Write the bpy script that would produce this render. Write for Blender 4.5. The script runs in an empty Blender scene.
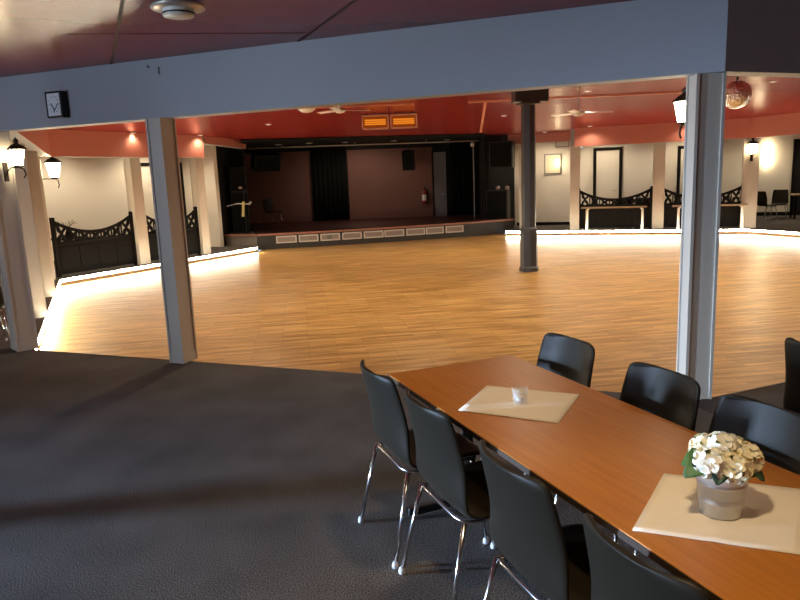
import bpy, bmesh, math, random
from mathutils import Vector, Matrix
random.seed(7)
C = bpy.context.scene.collection
PI = math.pi

# ------------------------------------------------------------------ materials
def mat(name, col, rough=0.6, metal=0.0, spec=0.5, noise=None, bump=None, coat=0.0):
    m = bpy.data.materials.new(name); m.use_nodes = True
    nt = m.node_tree; b = nt.nodes['Principled BSDF']
    b.inputs['Base Color'].default_value = (*col, 1)
    b.inputs['Roughness'].default_value = rough
    b.inputs['Metallic'].default_value = metal
    b.inputs['Specular IOR Level'].default_value = spec
    if coat:
        b.inputs['Coat Weight'].default_value = coat
        b.inputs['Coat Roughness'].default_value = 0.15
    tc = nt.nodes.new('ShaderNodeTexCoord')
    if noise:
        sc, amt = noise
        n = nt.nodes.new('ShaderNodeTexNoise'); n.inputs['Scale'].default_value = sc
        n.inputs['Detail'].default_value = 4
        nt.links.new(tc.outputs['Object'], n.inputs['Vector'])
        mx = nt.nodes.new('ShaderNodeMix'); mx.data_type = 'RGBA'
        mx.inputs[6].default_value = (*[max(0, c*(1-amt)) for c in col], 1)
        mx.inputs[7].default_value = (*[min(1, c*(1+amt)) for c in col], 1)
        nt.links.new(n.outputs['Fac'], mx.inputs[0])
        nt.links.new(mx.outputs[2], b.inputs['Base Color'])
    if bump:
        sc, st, di = bump
        n2 = nt.nodes.new('ShaderNodeTexNoise'); n2.inputs['Scale'].default_value = sc
        n2.inputs['Detail'].default_value = 3
        nt.links.new(tc.outputs['Object'], n2.inputs['Vector'])
        bp = nt.nodes.new('ShaderNodeBump'); bp.inputs['Strength'].default_value = st
        bp.inputs['Distance'].default_value = di
        nt.links.new(n2.outputs['Fac'], bp.inputs['Height'])
        nt.links.new(bp.outputs['Normal'], b.inputs['Normal'])
    return m

def emit(name, col, s):
    m = bpy.data.materials.new(name); m.use_nodes = True
    nt = m.node_tree; nt.nodes.clear()
    e = nt.nodes.new('ShaderNodeEmission'); o = nt.nodes.new('ShaderNodeOutputMaterial')
    e.inputs[0].default_value = (*col, 1); e.inputs[1].default_value = s
    nt.links.new(e.outputs[0], o.inputs[0])
    return m

def wood_floor():
    m = mat('oak strip parquet', (0.4, 0.2, 0.08), 0.32, spec=0.5)
    nt = m.node_tree; b = nt.nodes['Principled BSDF']
    tc = nt.nodes.new('ShaderNodeTexCoord'); mp = nt.nodes.new('ShaderNodeMapping')
    mp.inputs['Rotation'].default_value = (0, 0, math.radians(-8))
    nt.links.new(tc.outputs['Object'], mp.inputs['Vector'])
    br = nt.nodes.new('ShaderNodeTexBrick')
    br.inputs['Color1'].default_value = (0.45, 0.255, 0.078, 1)
    br.inputs['Color2'].default_value = (0.69, 0.43, 0.155, 1)
    br.inputs['Mortar'].default_value = (0.27, 0.14, 0.045, 1)
    br.inputs['Scale'].default_value = 1.0
    br.inputs['Mortar Size'].default_value = 0.0025
    br.inputs['Bias'].default_value = 0.1
    br.inputs['Brick Width'].default_value = 0.62
    br.inputs['Row Height'].default_value = 0.07
    nt.links.new(mp.outputs[0], br.inputs['Vector'])
    mp2 = nt.nodes.new('ShaderNodeMapping'); mp2.inputs['Scale'].default_value = (1.0, 9, 1)
    nt.links.new(mp.outputs[0], mp2.inputs['Vector'])
    n = nt.nodes.new('ShaderNodeTexNoise'); n.inputs['Scale'].default_value = 1.6; n.inputs['Detail'].default_value = 6
    nt.links.new(mp2.outputs[0], n.inputs['Vector'])
    r = nt.nodes.new('ShaderNodeValToRGB')
    r.color_ramp.elements[0].position = 0.32; r.color_ramp.elements[0].color = (0.50, 0.44, 0.36, 1)
    r.color_ramp.elements[1].position = 0.68; r.color_ramp.elements[1].color = (1.12, 1.1, 1.05, 1)
    nt.links.new(n.outputs['Fac'], r.inputs[0])
    mx = nt.nodes.new('ShaderNodeMix'); mx.data_type = 'RGBA'; mx.blend_type = 'MULTIPLY'
    mx.inputs[0].default_value = 0.85
    nt.links.new(br.outputs['Color'], mx.inputs[6]); nt.links.new(r.outputs[0], mx.inputs[7])
    nt.links.new(mx.outputs[2], b.inputs['Base Color'])
    bp = nt.nodes.new('ShaderNodeBump'); bp.inputs['Strength'].default_value = 0.08; bp.inputs['Distance'].default_value = 0.01
    nt.links.new(n.outputs['Fac'], bp.inputs['Height']); nt.links.new(bp.outputs[0], b.inputs['Normal'])
    return m

def carpet_mat():
    m = mat('charcoal carpet', (0.04, 0.036, 0.036), 0.95, spec=0.1)
    nt = m.node_tree; b = nt.nodes['Principled BSDF']
    tc = nt.nodes.new('ShaderNodeTexCoord')
    n = nt.nodes.new('ShaderNodeTexNoise'); n.inputs['Scale'].default_value = 170; n.inputs['Detail'].default_value = 3
    n2 = nt.nodes.new('ShaderNodeTexNoise'); n2.inputs['Scale'].default_value = 2.2; n2.inputs['Detail'].default_value = 4
    for q in (n, n2): nt.links.new(tc.outputs['Object'], q.inputs['Vector'])
    r = nt.nodes.new('ShaderNodeValToRGB')
    r.color_ramp.elements[0].position = 0.40; r.color_ramp.elements[0].color = (0.018, 0.0165, 0.016, 1)
    r.color_ramp.elements[1].position = 0.66; r.color_ramp.elements[1].color = (0.25, 0.23, 0.215, 1)
    nt.links.new(n.outputs['Fac'], r.inputs[0])
    r2 = nt.nodes.new('ShaderNodeValToRGB')
    r2.color_ramp.elements[0].position = 0.3; r2.color_ramp.elements[0].color = (0.75, 0.75, 0.75, 1)
    r2.color_ramp.elements[1].position = 0.7; r2.color_ramp.elements[1].color = (1.1, 1.1, 1.1, 1)
    nt.links.new(n2.outputs['Fac'], r2.inputs[0])
    mx = nt.nodes.new('ShaderNodeMix'); mx.data_type = 'RGBA'; mx.blend_type = 'MULTIPLY'; mx.inputs[0].default_value = 1
    nt.links.new(r.outputs[0], mx.inputs[6]); nt.links.new(r2.outputs[0], mx.inputs[7])
    nt.links.new(mx.outputs[2], b.inputs['Base Color'])
    bp = nt.nodes.new('ShaderNodeBump'); bp.inputs['Strength'].default_value = 0.12; bp.inputs['Distance'].default_value = 0.01
    nt.links.new(n.outputs['Fac'], bp.inputs['Height']); nt.links.new(bp.outputs[0], b.inputs['Normal'])
    return m

def table_wood():
    m = mat('beech laminate', (0.32, 0.13, 0.035), 0.34, spec=0.5)
    nt = m.node_tree; b = nt.nodes['Principled BSDF']
    tc = nt.nodes.new('ShaderNodeTexCoord'); mp = nt.nodes.new('ShaderNodeMapping')
    mp.inputs['Scale'].default_value = (1.2, 22, 1)
    nt.links.new(tc.outputs['Object'], mp.inputs['Vector'])
    n = nt.nodes.new('ShaderNodeTexNoise'); n.inputs['Scale'].default_value = 2.4; n.inputs['Detail'].default_value = 5
    nt.links.new(mp.outputs[0], n.inputs['Vector'])
    r = nt.nodes.new('ShaderNodeValToRGB')
    r.color_ramp.elements[0].position = 0.3; r.color_ramp.elements[0].color = (0.42, 0.155, 0.025, 1)
    r.color_ramp.elements[1].position = 0.7; r.color_ramp.elements[1].color = (0.52, 0.208, 0.036, 1)
    nt.links.new(n.outputs['Fac'], r.inputs[0]); nt.links.new(r.outputs[0], b.inputs['Base Color'])
    return m

M = {}
M['carpet'] = carpet_mat()
M['parquet'] = wood_floor()
M['cream'] = mat('cream wall paint', (0.72, 0.67, 0.58), 0.75, noise=(1.5, 0.04))
M['white'] = mat('pale grey beam paint', (0.37, 0.39, 0.42), 0.55, noise=(1.2, 0.05))
M['column'] = mat('off white column paint', (0.56, 0.51, 0.43), 0.5)
M['salmon'] = mat('salmon red paint', (0.54, 0.20, 0.145), 0.5)
M['ceiling'] = mat('dark red ceiling paint', (0.24, 0.028, 0.024), 0.27, spec=0.24, noise=(0.9, 0.08))
M['joint'] = mat('dark ceiling joint', (0.05, 0.02, 0.02), 0.7)
M['batten'] = mat('salmon ceiling batten', (0.62, 0.27, 0.17), 0.5)
M['black'] = mat('stage black paint', (0.006, 0.006, 0.006), 0.7, spec=0.3)
M['drape'] = mat('black drape cloth', (0.007, 0.008, 0.007), 0.9, spec=0.1)
M['brownwall'] = mat('brown stage panel', (0.16, 0.075, 0.055), 0.7, noise=(1.2, 0.1))
M['stagefloor'] = mat('dark red brown stage floor', (0.05, 0.016, 0.013), 0.45)
M['stagefront'] = mat('black stage front', (0.03, 0.027, 0.023), 0.6)
M['nosing'] = mat('red brown stage edge', (0.30, 0.13, 0.09), 0.45)
M['flank'] = mat('grey stage flank', (0.16, 0.14, 0.12), 0.7)
M['vent'] = mat('grey white vent frame', (0.55, 0.50, 0.45), 0.5)
M['ventdark'] = mat('vent mesh brown', (0.17, 0.12, 0.10), 0.7)
M['dark'] = mat('dark stained wood', (0.005, 0.004, 0.0035), 0.7, spec=0.15)
M['riser'] = mat('brown floor edge riser', (0.07, 0.04, 0.022), 0.6)
M['blackcol'] = mat('dark grey column paint', (0.035, 0.036, 0.04), 0.45)
M['shell'] = mat('black plastic chair shell', (0.017, 0.0135, 0.009), 0.45, spec=0.14, bump=(300, 0.05, 0.002))
M['blueshell'] = mat('navy chair shell', (0.012, 0.022, 0.07), 0.45)
M['chrome'] = mat('chrome tube', (0.75, 0.76, 0.78), 0.18, metal=1.0)
M['foot'] = mat('grey plastic foot', (0.55, 0.55, 0.55), 0.4)
M['ply'] = mat('tan shell edge', (0.16, 0.11, 0.06), 0.5)
M['table'] = table_wood()
M['tableedge'] = mat('dark table edge', (0.05, 0.028, 0.015), 0.5)
M['blackmetal'] = mat('black metal', (0.012, 0.012, 0.012), 0.45, metal=0.3)
M['paper'] = mat('white paper napkin', (0.86, 0.80, 0.70), 0.85, noise=(30, 0.03))
M['zinc'] = mat('galvanised zinc', (0.62, 0.63, 0.63), 0.42, metal=0.5, noise=(18, 0.12))
M['soil'] = mat('dark soil', (0.015, 0.012, 0.008), 0.95)
M['petal'] = mat('cream petal', (0.86, 0.80, 0.56), 0.6, noise=(40, 0.07))
M['petalwhite'] = mat('white petal', (0.88, 0.86, 0.74), 0.6, noise=(40, 0.05))
M['petalgreen'] = mat('flower eye green', (0.42, 0.42, 0.10), 0.6)
M['leaf'] = mat('green leaf', (0.05, 0.13, 0.03), 0.5, noise=(25, 0.3))
M['leafdark'] = mat('dark green leaf', (0.02, 0.06, 0.03), 0.5, noise=(25, 0.3))
M['clockface'] = mat('white clock face', (0.85, 0.88, 0.9), 0.4)
M['trimwhite'] = mat('white enamel', (0.75, 0.73, 0.70), 0.35)
M['silver'] = mat('brushed lamp metal', (0.55, 0.50, 0.45), 0.35, metal=0.6)
M['frost'] = mat('frosted lamp glass', (0.72, 0.70, 0.62), 0.3)
M['bronze'] = mat('dark bronze', (0.03, 0.022, 0.016), 0.4, metal=0.6)
M['tabletop'] = mat('pale brown table top', (0.36, 0.25, 0.16), 0.5)
M['whiteleg'] = mat('white table leg', (0.8, 0.78, 0.72), 0.4)
M['picture'] = mat('pale picture print', (0.75, 0.68, 0.52), 0.6, noise=(6, 0.15))
M['red'] = mat('red extinguisher paint', (0.22, 0.02, 0.02), 0.35)
M['yellow'] = mat('pale yellow tape', (0.6, 0.5, 0.2), 0.6)
M['greydoor'] = mat('grey door paint', (0.16, 0.165, 0.185), 0.5)
M['heaterframe'] = mat('pale heater frame', (0.62, 0.36, 0.26), 0.4)
M['plant'] = mat('dry grey stems', (0.18, 0.16, 0.12), 0.8)
M['blind'] = mat('pale window frame', (0.7, 0.7, 0.7), 0.5)
M['led'] = emit('warm white LED', (1.0, 0.88, 0.66), 115.0)
M['lampglow'] = emit('lantern glow', (1.0, 0.80, 0.50), 45.0)
M['farglow'] = emit('wall lamp glow', (1.0, 0.80, 0.48), 20.0)
M['heat'] = emit('orange heater bars', (1.0, 0.27, 0.02), 0.85)
M['heatdim'] = emit('orange heater reflector', (1.0, 0.16, 0.015), 0.22)
M['spotglow'] = emit('small spot glow', (1.0, 0.85, 0.65), 1.6)
def glass_mat(name, col, rough, alpha):
    m = mat(name, col, rough)
    b = m.node_tree.nodes['Principled BSDF']
    b.inputs['Transmission Weight'].default_value = alpha
    b.inputs['IOR'].default_value = 1.3
    return m
M['glass'] = mat('clear ribbed glass', (0.85, 0.83, 0.78), 0.12)
M['glass'].node_tree.nodes['Principled BSDF'].inputs['Alpha'].default_value = 0.24
M['pane'] = glass_mat('window glass', (0.95, 0.97, 1.0), 0.0, 1.0)
M['wax'] = mat('white wax', (0.8, 0.77, 0.7), 0.5)
mm = mat('mirror ball facets', (0.85, 0.83, 0.83), 0.3, metal=1.0)
nt = mm.node_tree
tc = nt.nodes.new('ShaderNodeTexCoord'); vo = nt.nodes.new('ShaderNodeTexVoronoi'); vo.inputs['Scale'].default_value = 26
bp = nt.nodes.new('ShaderNodeBump'); bp.inputs['Strength'].default_value = 0.6; bp.inputs['Distance'].default_value = 0.03
nt.links.new(tc.outputs['Object'], vo.inputs['Vector']); nt.links.new(vo.outputs['Distance'], bp.inputs['Height'])
nt.links.new(bp.outputs[0], nt.nodes['Principled BSDF'].inputs['Normal'])
M['mirror'] = mm

# ------------------------------------------------------------------ mesh helpers
class MB:
    def __init__(s): s.bm = bmesh.new(); s.mi = 0
    def face(s, vs):
        try:
            f = s.bm.faces.new(vs); f.material_index = s.mi; return f
        except ValueError: return None
    def prism(s, pts, z0, z1):
        """extruded plan polygon (counter clockwise)"""
        lo = [s.bm.verts.new((p[0], p[1], z0)) for p in pts]; hi = [s.bm.verts.new((p[0], p[1], z1)) for p in pts]
        n = len(pts)
        s.face(hi); s.face(lo[::-1])
        for i in range(n): s.face([lo[i], lo[(i+1) % n], hi[(i+1) % n], hi[i]])
        return s
    def box(s, c, size, rz=0.0, bev=0.0, rx=0.0, ry=0.0):
        ob = bmesh.ops.create_cube(s.bm, size=1.0)
        vs = ob['verts']
        bmesh.ops.scale(s.bm, vec=size, verts=vs)
        if bev:
            es = list({e for v in vs for e in v.link_edges})
            r = bmesh.ops.bevel(s.bm, geom=es, offset=bev, segments=2, affect='EDGES', profile=0.5)
            vs = list({v for f in r['faces'] for v in f.verts} | {v for v in vs if v.is_valid})
        m = Matrix.Translation(c) @ Matrix.Rotation(rz, 4, 'Z') @ Matrix.Rotation(ry, 4, 'Y') @ Matrix.Rotation(rx, 4, 'X')
        bmesh.ops.transform(s.bm, matrix=m, verts=vs)
        for f in {f for v in vs for f in v.link_faces}: f.material_index = s.mi
        return s
    def wall(s, a, b, t0, t1, z0, z1):
        """slab along plan line a-b, offset t0..t1 to the right of the direction a->b"""
        a = Vector(a[:2]); b = Vector(b[:2]); d = (b-a).normalized(); n = Vector((d.y, -d.x))
        return s.prism([a+n*t1, b+n*t1, b+n*t0, a+n*t0], z0, z1)
    def tube(s, pts, r, seg=8, cap=True):
        pts = [Vector(p) for p in pts]; rs = r if isinstance(r, (list, tuple)) else [r]*len(pts)
        rings = []
        up = None
        for i, p in enumerate(pts):
            t = (pts[min(i+1, len(pts)-1)]-pts[max(i-1, 0)]).normalized()
            if up is None:
                up = Vector((0, 0, 1)) if abs(t.z) < 0.9 else Vector((1, 0, 0))
            x = t.cross(up)
            if x.length < 1e-4: x = t.orthogonal()
            x.normalize(); y = x.cross(t).normalized(); up = y
            rings.append([s.bm.verts.new(p + (x*math.cos(k*2*PI/seg) + y*math.sin(k*2*PI/seg))*rs[i]) for k in range(seg)])
        for a, b in zip(rings, rings[1:]):
            for k in range(seg): s.face([a[k], a[(k+1) % seg], b[(k+1) % seg], b[k]])
        if cap: s.face(rings[0][::-1]); s.face(rings[-1])
        return s
    def lathe(s, prof, c=(0, 0, 0), seg=24, close=True):
        rings = []
        for r, z in prof:
            if r < 1e-5: rings.append([s.bm.verts.new((c[0], c[1], c[2]+z))])
            else: rings.append([s.bm.verts.new((c[0]+r*math.cos(k*2*PI/seg), c[1]+r*math.sin(k*2*PI/seg), c[2]+z)) for k in range(seg)])
        for a, b in zip(rings, rings[1:]):
            for k in range(seg):
                k2 = (k+1) % seg
                if len(a) == 1: s.face([a[0], b[k2], b[k]])
                elif len(b) == 1: s.face([a[k], a[k2], b[0]])
                else: s.face([a[k], a[k2], b[k2], b[k]])
        return s
    def build(s, name, mats, parent=None, smooth=False, solid=0.0, sub=0, bevel=0.0, recalc=True):
        if recalc: bmesh.ops.recalc_face_normals(s.bm, faces=s.bm.faces)
        me = bpy.data.meshes.new(name); s.bm.to_mesh(me); s.bm.free()
        for m in (mats if isinstance(mats, (list, tuple)) else [mats]): me.materials.append(m)
        if smooth:
            for p in me.polygons: p.use_smooth = True
        o = bpy.data.objects.new(name, me); C.objects.link(o)
        if parent: o.parent = parent
        if solid:
            q = o.modifiers.new('solid', 'SOLIDIFY'); q.thickness = solid; q.offset = 0
        if bevel:
            q = o.modifiers.new('bevel', 'BEVEL'); q.width = bevel; q.segments = 2; q.limit_method = 'ANGLE'
        if sub:
            q = o.modifiers.new('sub', 'SUBSURF'); q.levels = sub; q.render_levels = sub
        return o

def tag(o, label, cat, group=None, kind=None):
    o['label'] = label; o['category'] = cat
    if group: o['group'] = group
    if kind: o['kind'] = kind
    return o
def thing(name, label, cat, loc=(0, 0, 0), rz=0.0, group=None):
    o = bpy.data.objects.new(name, None); C.objects.link(o)
    o.empty_display_size = 0.1
    o.location = loc; o.rotation_euler = (0, 0, rz)
    return tag(o, label, cat, group)
def struct(o): 
    o['kind'] = 'structure'; return o
def copy_tree(o, parent=None):
    c = o.copy(); C.objects.link(c)
    if parent: c.parent = parent
    for ch in list(o.children): copy_tree(ch, c)
    return c
def V2(*p): return Vector(p)

# ------------------------------------------------------------------ plan of the hall (metres)
P = [V2(-4.10, 7.38), V2(2.287, 4.911), V2(8.66, 7.55), V2(11.15, 13.55), V2(9.296, 17.991), V2(3.572, 20.129), V2(-3.777, 18.328), V2(-6.657, 13.24)]
ZF = -0.12           # sunken dance floor
ZB, ZC = 2.37, 2.90  # underside of beams, ceiling
def edge(i):
    a, b = P[i], P[(i+1) % 8]; d = (b-a).normalized(); return a, b, d, V2(d.y, -d.x)   # outward normal
ang = lambda d: math.atan2(d.y, d.x)

# floor: carpet ring around the sunken dance floor
mb = MB()
Q = [V2(-13, -5), V2(3, -5), V2(19, -5), V2(19, 14), V2(19, 28), V2(4, 28), V2(-13, 28), V2(-13, 13)]
IN = P[:5] + [V2(3.24, 20.253), V2(3.3, 21.0), V2(-3.8, 19.05), P[6], P[7]]      # inner edge, running under the stage front
QI = Q[:5] + [V2(8, 28), V2(4, 28), V2(-6, 28), Q[6], Q[7]]
pv = [mb.bm.verts.new((p.x, p.y, 0)) for p in IN]; qv = [mb.bm.verts.new((p.x, p.y, 0)) for p in QI]
for i in range(len(IN)):
    j = (i+1) % len(IN); mb.face([qv[i], qv[j], pv[j], pv[i]])
fl = struct(mb.build('floor', M['carpet']))
fl['label'] = 'charcoal carpet around the sunken dance floor'
mb = MB(); mb.prism(IN, ZF-0.05, ZF)
df = struct(mb.build('dance_floor', M['parquet'])); df['label'] = 'golden strip parquet dance floor, one step below the carpet'

# risers (vertical faces of the step) and nosings
for k, i in enumerate((0, 1, 2, 3, 4, 7, 6)):
    a, b, d, n = edge(i)
    if i == 4: b = V2(3.24, 20.253)
    mb = MB(); mb.wall(a, b, 0.0, 0.02, ZF, 0.004)
    struct(mb.build('trim_%d' % (k+1), M['riser']))

# ceiling + joints + battens
ZH, ZE = 3.24, 2.86     # raised middle of the hall ceiling, its eaves
FI = [V2(-2.6, 8.6), V2(2.4, 6.5), V2(7.0, 8.6), V2(7.7, 12.6), V2(6.4, 14.45), V2(2.4, 14.8), V2(-1.75, 14.75), V2(-3.3, 13.2)]
mb = MB()
fv = [mb.bm.verts.new((p.x, p.y, ZH)) for p in FI]; ev = [mb.bm.verts.new((p.x, p.y, ZE)) for p in P]
pv = [mb.bm.verts.new((p.x, p.y, ZC)) for p in P]; qv = [mb.bm.verts.new((p.x, p.y, ZC)) for p in Q]
mb.face(fv[::-1])
for i in range(8):
    j = (i+1) % 8
    mb.face([ev[i], fv[i], fv[j]]); mb.face([ev[i], fv[j], ev[j]])
    mb.face([pv[i], ev[i], ev[j], pv[j]]); mb.face([qv[i], pv[i], pv[j], qv[j]])
from mathutils.bvhtree import BVHTree
mb.bm.faces.ensure_lookup_table(); bvh = BVHTree.FromBMesh(mb.bm)
def cz(x, y):
    h = bvh.ray_cast(Vector((x, y, 1.0)), Vector((0, 0, 1))); return h[0].z if h[0] else ZC
struct(mb.build('ceiling', M['ceiling'], solid=0.0))
def strip(name, a, b, w, h, m):
    a = V2(*a); b = V2(*b); n = 12; mb = MB()
    pts = [a+(b-a)*k/n for k in range(n+1)]; d = (b-a).normalized(); q = V2(d.y, -d.x)*w/2
    rows = []
    for p in pts:
        z = cz(p.x, p.y)
        rows.append([mb.bm.verts.new((p.x+q.x*sx, p.y+q.y*sx, z+dz)) for sx, dz in ((-1, 0.002), (-1, -h), (1, -h), (1, 0.002))])
    for r0, r1 in zip(rows, rows[1:]):
        for k in range(4): mb.face([r0[k], r0[(k+1) % 4], r1[(k+1) % 4], r1[k]])
    mb.face(rows[0]); mb.face(rows[-1][::-1])
    return struct(mb.build(name, m))
strip('trim_8', (-2.66, 6.78), (-1.2, 3.5), 0.022, 0.004, M['joint'])
strip('trim_9', (-0.80, 6.10), (0.55, 3.0), 0.022, 0.004, M['joint'])
strip('trim_10', (-2.45, 5.42), (-0.62, 5.72), 0.012, 0.003, M['joint'])
strip('trim_11', (1.60, 14.84), (6.35, 14.44), 0.09, 0.03, M['batten'])
strip('trim_12', (-1.72, 14.72), (0.45, 14.76), 0.09, 0.03, M['batten'])
strip('trim_13', (1.98, 14.95), (2.45, 19.6), 0.06, 0.02, M['batten'])

# beams: outer face off-white, inner face salmon
def beam(a, b, t0=-0.12, t1=0.06, z0=ZB, z1=ZC, inner=None, outer=None, name='beam'):
    a = V2(*a); b = V2(*b); d = (b-a).normalized(); n = V2(d.y, -d.x)
    mb = MB(); mb.wall(a, b, t0, t1, z0, z1)
    mb.bm.faces.ensure_lookup_table(); mb.bm.normal_update()
    bmesh.ops.recalc_face_normals(mb.bm, faces=mb.bm.faces)
    for f in mb.bm.faces:
        nn = V2(f.normal.x, f.normal.y)
        f.material_index = 1 if nn.dot(n) < -0.9 else 0
    return struct(mb.build(name, [outer or M['white'], inner or M['salmon']]))
for i in (0, 1, 2, 3):
    a, b, d, n = edge(i)
    beam(a - d*0.025, b + d*0.025)
a, b, d, n = edge(7); beam(a, b + d*0.05)
e6 = (P[6]-P[7]).normalized()
c6 = P[7] + e6*4.05                                  # where the salmon fascia stops at the last column
beam(c6, P[7])
beam(V2(-4.42, 20.3), c6, z0=2.70)
e4 = (P[4]-P[5]).normalized()
beam(P[4], P[5] + e4*1.62)
beam(P[5] + e4*1.62, P[5] + e4*1.62 + V2(0.35, 0.937)*2.2)
beam(V2(6.0, 21.62), V2(2.95, 22.75), z0=2.62)
# small hook and nail left in the beam
# columns (building structure)
def column(x, y, w, dp, rz, label, m=None, z0=0.0, trims=True):
    mb = MB(); mb.box((x, y, (z0+ZB)/2), (w, dp, ZB-z0), rz)
    if trims:
        for sx in (-1, 1):
            for sy in (-1, 1):
                o = Matrix.Rotation(rz, 2) @ V2(sx*(w/2), sy*(dp/2))
                mb.box((x+o.x, y+o.y, (z0+ZB)/2), (0.022, 0.022, ZB-z0), rz)
    mb.box((x, y, z0+0.05), (w+0.012, dp+0.012, 0.10), rz)
    o = struct(mb.build('column', m or M['column'])); o['label'] = label; return o
a0 = ang(P[1]-P[0])
column(-2.205, 6.66, 0.15, 0.20, a0, 'square off white column at the middle of the near floor edge')
column(2.222, 4.985, 0.185, 0.15, 0.0, 'square column at the right corner of the near floor edge')
column(-4.24, 7.46, 0.20, 0.20, PI/4, 'square column at the left corner of the near floor edge')
a7 = ang(P[0]-P[7])
column(-5.09, 9.35, 0.14, 0.24, a7, 'second cream column along the left floor edge')
column(-5.88, 11.2, 0.14, 0.24, a7, 'third cream column along the left floor edge')
column(-6.93, 13.35, 0.16, 0.22, a7, 'cream column at the far left floor corner')
a6 = ang(e6)
column(-5.84, 15.45, 0.26, 0.2, a6, 'cream column between the two left booth dividers')
column(-4.90, 17.15, 0.24, 0.2, a6, 'cream column beside the left side of the stage')
a4 = ang(e4)
column(5.22, 20.00, 0.24, 0.2, a4, 'grey cream column left of the first right booth divider')
column(7.36, 19.22, 0.28, 0.2, a4, 'cream column between the right booth dividers')
column(9.48, 18.40, 0.36, 0.24, a4, 'cream column carrying the far right lantern')
column(3.93, 21.0, 0.26, 0.2, a4, 'cream column at the right end of the stage', z0=0)
column(-5.0, 3.15, 0.15, 0.15, 0.0, 'unseen cream column added to cast a dark band on the carpet')  # stands out of view, put in to shade a strip of carpet
# round iron column on the dance floor
bx, by = 2.475, 12.8
mb = MB()
mb.lathe([(0.0, ZF), (0.185, ZF), (0.185, ZF+0.07), (0.165, ZF+0.10), (0.165, 0.62), (0.155, 0.68), (0.135, 0.72), (0.132, 2.92), (0.16, 2.95), (0.0, 2.95)], (bx, by, 0), 8)
mb.box((bx+0.03, by, 3.105), (0.62, 0.30, 0.25), math.radians(5), 0.02)
mb.box((bx, by, 2.97), (0.34, 0.34, 0.06), math.radians(5), 0.01)
o = struct(mb.build('column', M['blackcol'])); o['label'] = 'dark octagonal column with block capital standing on the dance floor'

# ------------------------------------------------------------------ walls
def wallseg(name, a, b, m, z0=0.0, z1=ZC, t=0.12):
    mb = MB(); mb.wall(a, b, 0.0, t, z0, z1); return struct(mb.build(name, m))
# left wall with two unseen windows, added to bring in the daylight
def wall_with_openings(name, a, b, openings, m, t=0.12):
    a = V2(*a); b = V2(*b); d = (b-a).normalized(); L = (b-a).length
    mb = MB(); x = 0.0
    for (s, e, z0, z1) in openings:
        if s > x: mb.wall(a+d*x, a+d*s, 0, t, 0, ZC)
        mb.wall(a+d*s, a+d*e, 0, t, 0, z0); mb.wall(a+d*s, a+d*e, 0, t, z1, ZC)
        x = e
    mb.wall(a+d*x, b, 0, t, 0, ZC)
    return struct(mb.build(name, m))
def window(name, x, y0, y1, z0, z1, mullion):
    mb = MB()
    for yy in [y0+0.03, y1-0.03] + ([(y0+y1)/2] if mullion else []): mb.box((x-0.06, yy, (z0+z1)/2), (0.06, 0.05, z1-z0))
    for zz in (z0+0.03, z1-0.03): mb.box((x-0.06, (y0+y1)/2, zz), (0.06, y1-y0, 0.05))
    mb.mi = 1; mb.box((x-0.08, (y0+y1)/2, (z0+z1)/2), (0.006, y1-y0-0.04, z1-z0-0.04))
    struct(mb.build(name, [M['blind'], M['pane']]))
wall_with_openings('wall_left', (-12.0, 6.4), (-12.0, 1.3), [(3.82, 4.36, 0.25, 2.45)], M['cream'])
window('window_1', -12.0, 2.04, 2.58, 0.25, 2.45, False)
wallseg('wall_left_recess', (-12.0, 1.3), (-7.6, 1.3), M['cream'])
wall_with_openings('wall_left_near', (-7.6, 1.3), (-7.6, -3.0), [(0.3, 3.0, 0.7, 2.4)], M['cream'])
window('window_2', -7.6, -1.7, 1.0, 0.7, 2.4, True)
wallseg('wall_left_return', (-6.2, 6.4), (-12.0, 6.4), M['cream'])
wallseg('wall_left_rear', (-9.4, 13.7), (-6.2, 6.4), M['cream'])
wallseg('wall_left_far', (-6.05, 19.62), (-9.4, 13.7), M['cream'])
wallseg('wall_stage_return', (-4.93, 18.93), (-6.05, 19.62), M['cream'])
wallseg('wall_back', (-7.6, -3.0), (13.5, -3.0), M['cream'])
wallseg('wall_right', (13.5, -3.0), (17.0, 20.65), M['cream'])
wallseg('wall_right_far', (9.2, 20.48), (3.75, 22.52), M['cream'])
wallseg('wall_alcove_side', (10.2, 23.2), (9.2, 20.48), M['cream'])
wallseg('wall_alcove_back', (17.0, 20.65), (10.2, 23.2), M['cream'])
# black walls round the stage
wallseg('wall_stage_wing_left', (-4.90, 20.6), (-4.88, 19.06), M['black'])
wallseg('wall_stage_proscenium', (-4.46, 20.5), (-4.90, 20.6), M['black'])
wallseg('wall_stage_left', (-5.7, 24.3), (-4.90, 20.72), M['black'])
wallseg('wall_stage_right', (2.72, 21.9), (3.2, 24.3), M['black'])
wallseg('wall_stage_wing_right', (3.95, 22.5), (2.72, 21.9), M['black'])
mb = MB(); mb.wall((3.3, 24.3), (-5.7, 24.3), 0, 0.12, 0, ZC)
struct(mb.build('wall_stage_back', M['black']))
mb = MB(); mb.box((-4.05, 24.285, 1.50), (2.35, 0.03, 2.45))
struct(mb.build('trim_14', M['brownwall']))
mb = MB(); mb.box((-0.16, 24.285, 1.48), (2.98, 0.03, 2.45))
struct(mb.build('trim_15', M['brownwall']))
# black soffit over the stage
mb = MB(); mb.prism([V2(-4.9, 20.4), V2(-4.42, 20.1), V2(-4.0, 18.5), V2(2.70, 20.05), V2(2.75, 21.8), V2(3.2, 24.3), V2(-5.5, 24.3)], 2.835, 2.85)
struct(mb.build('trim_16', M['black']))
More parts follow.
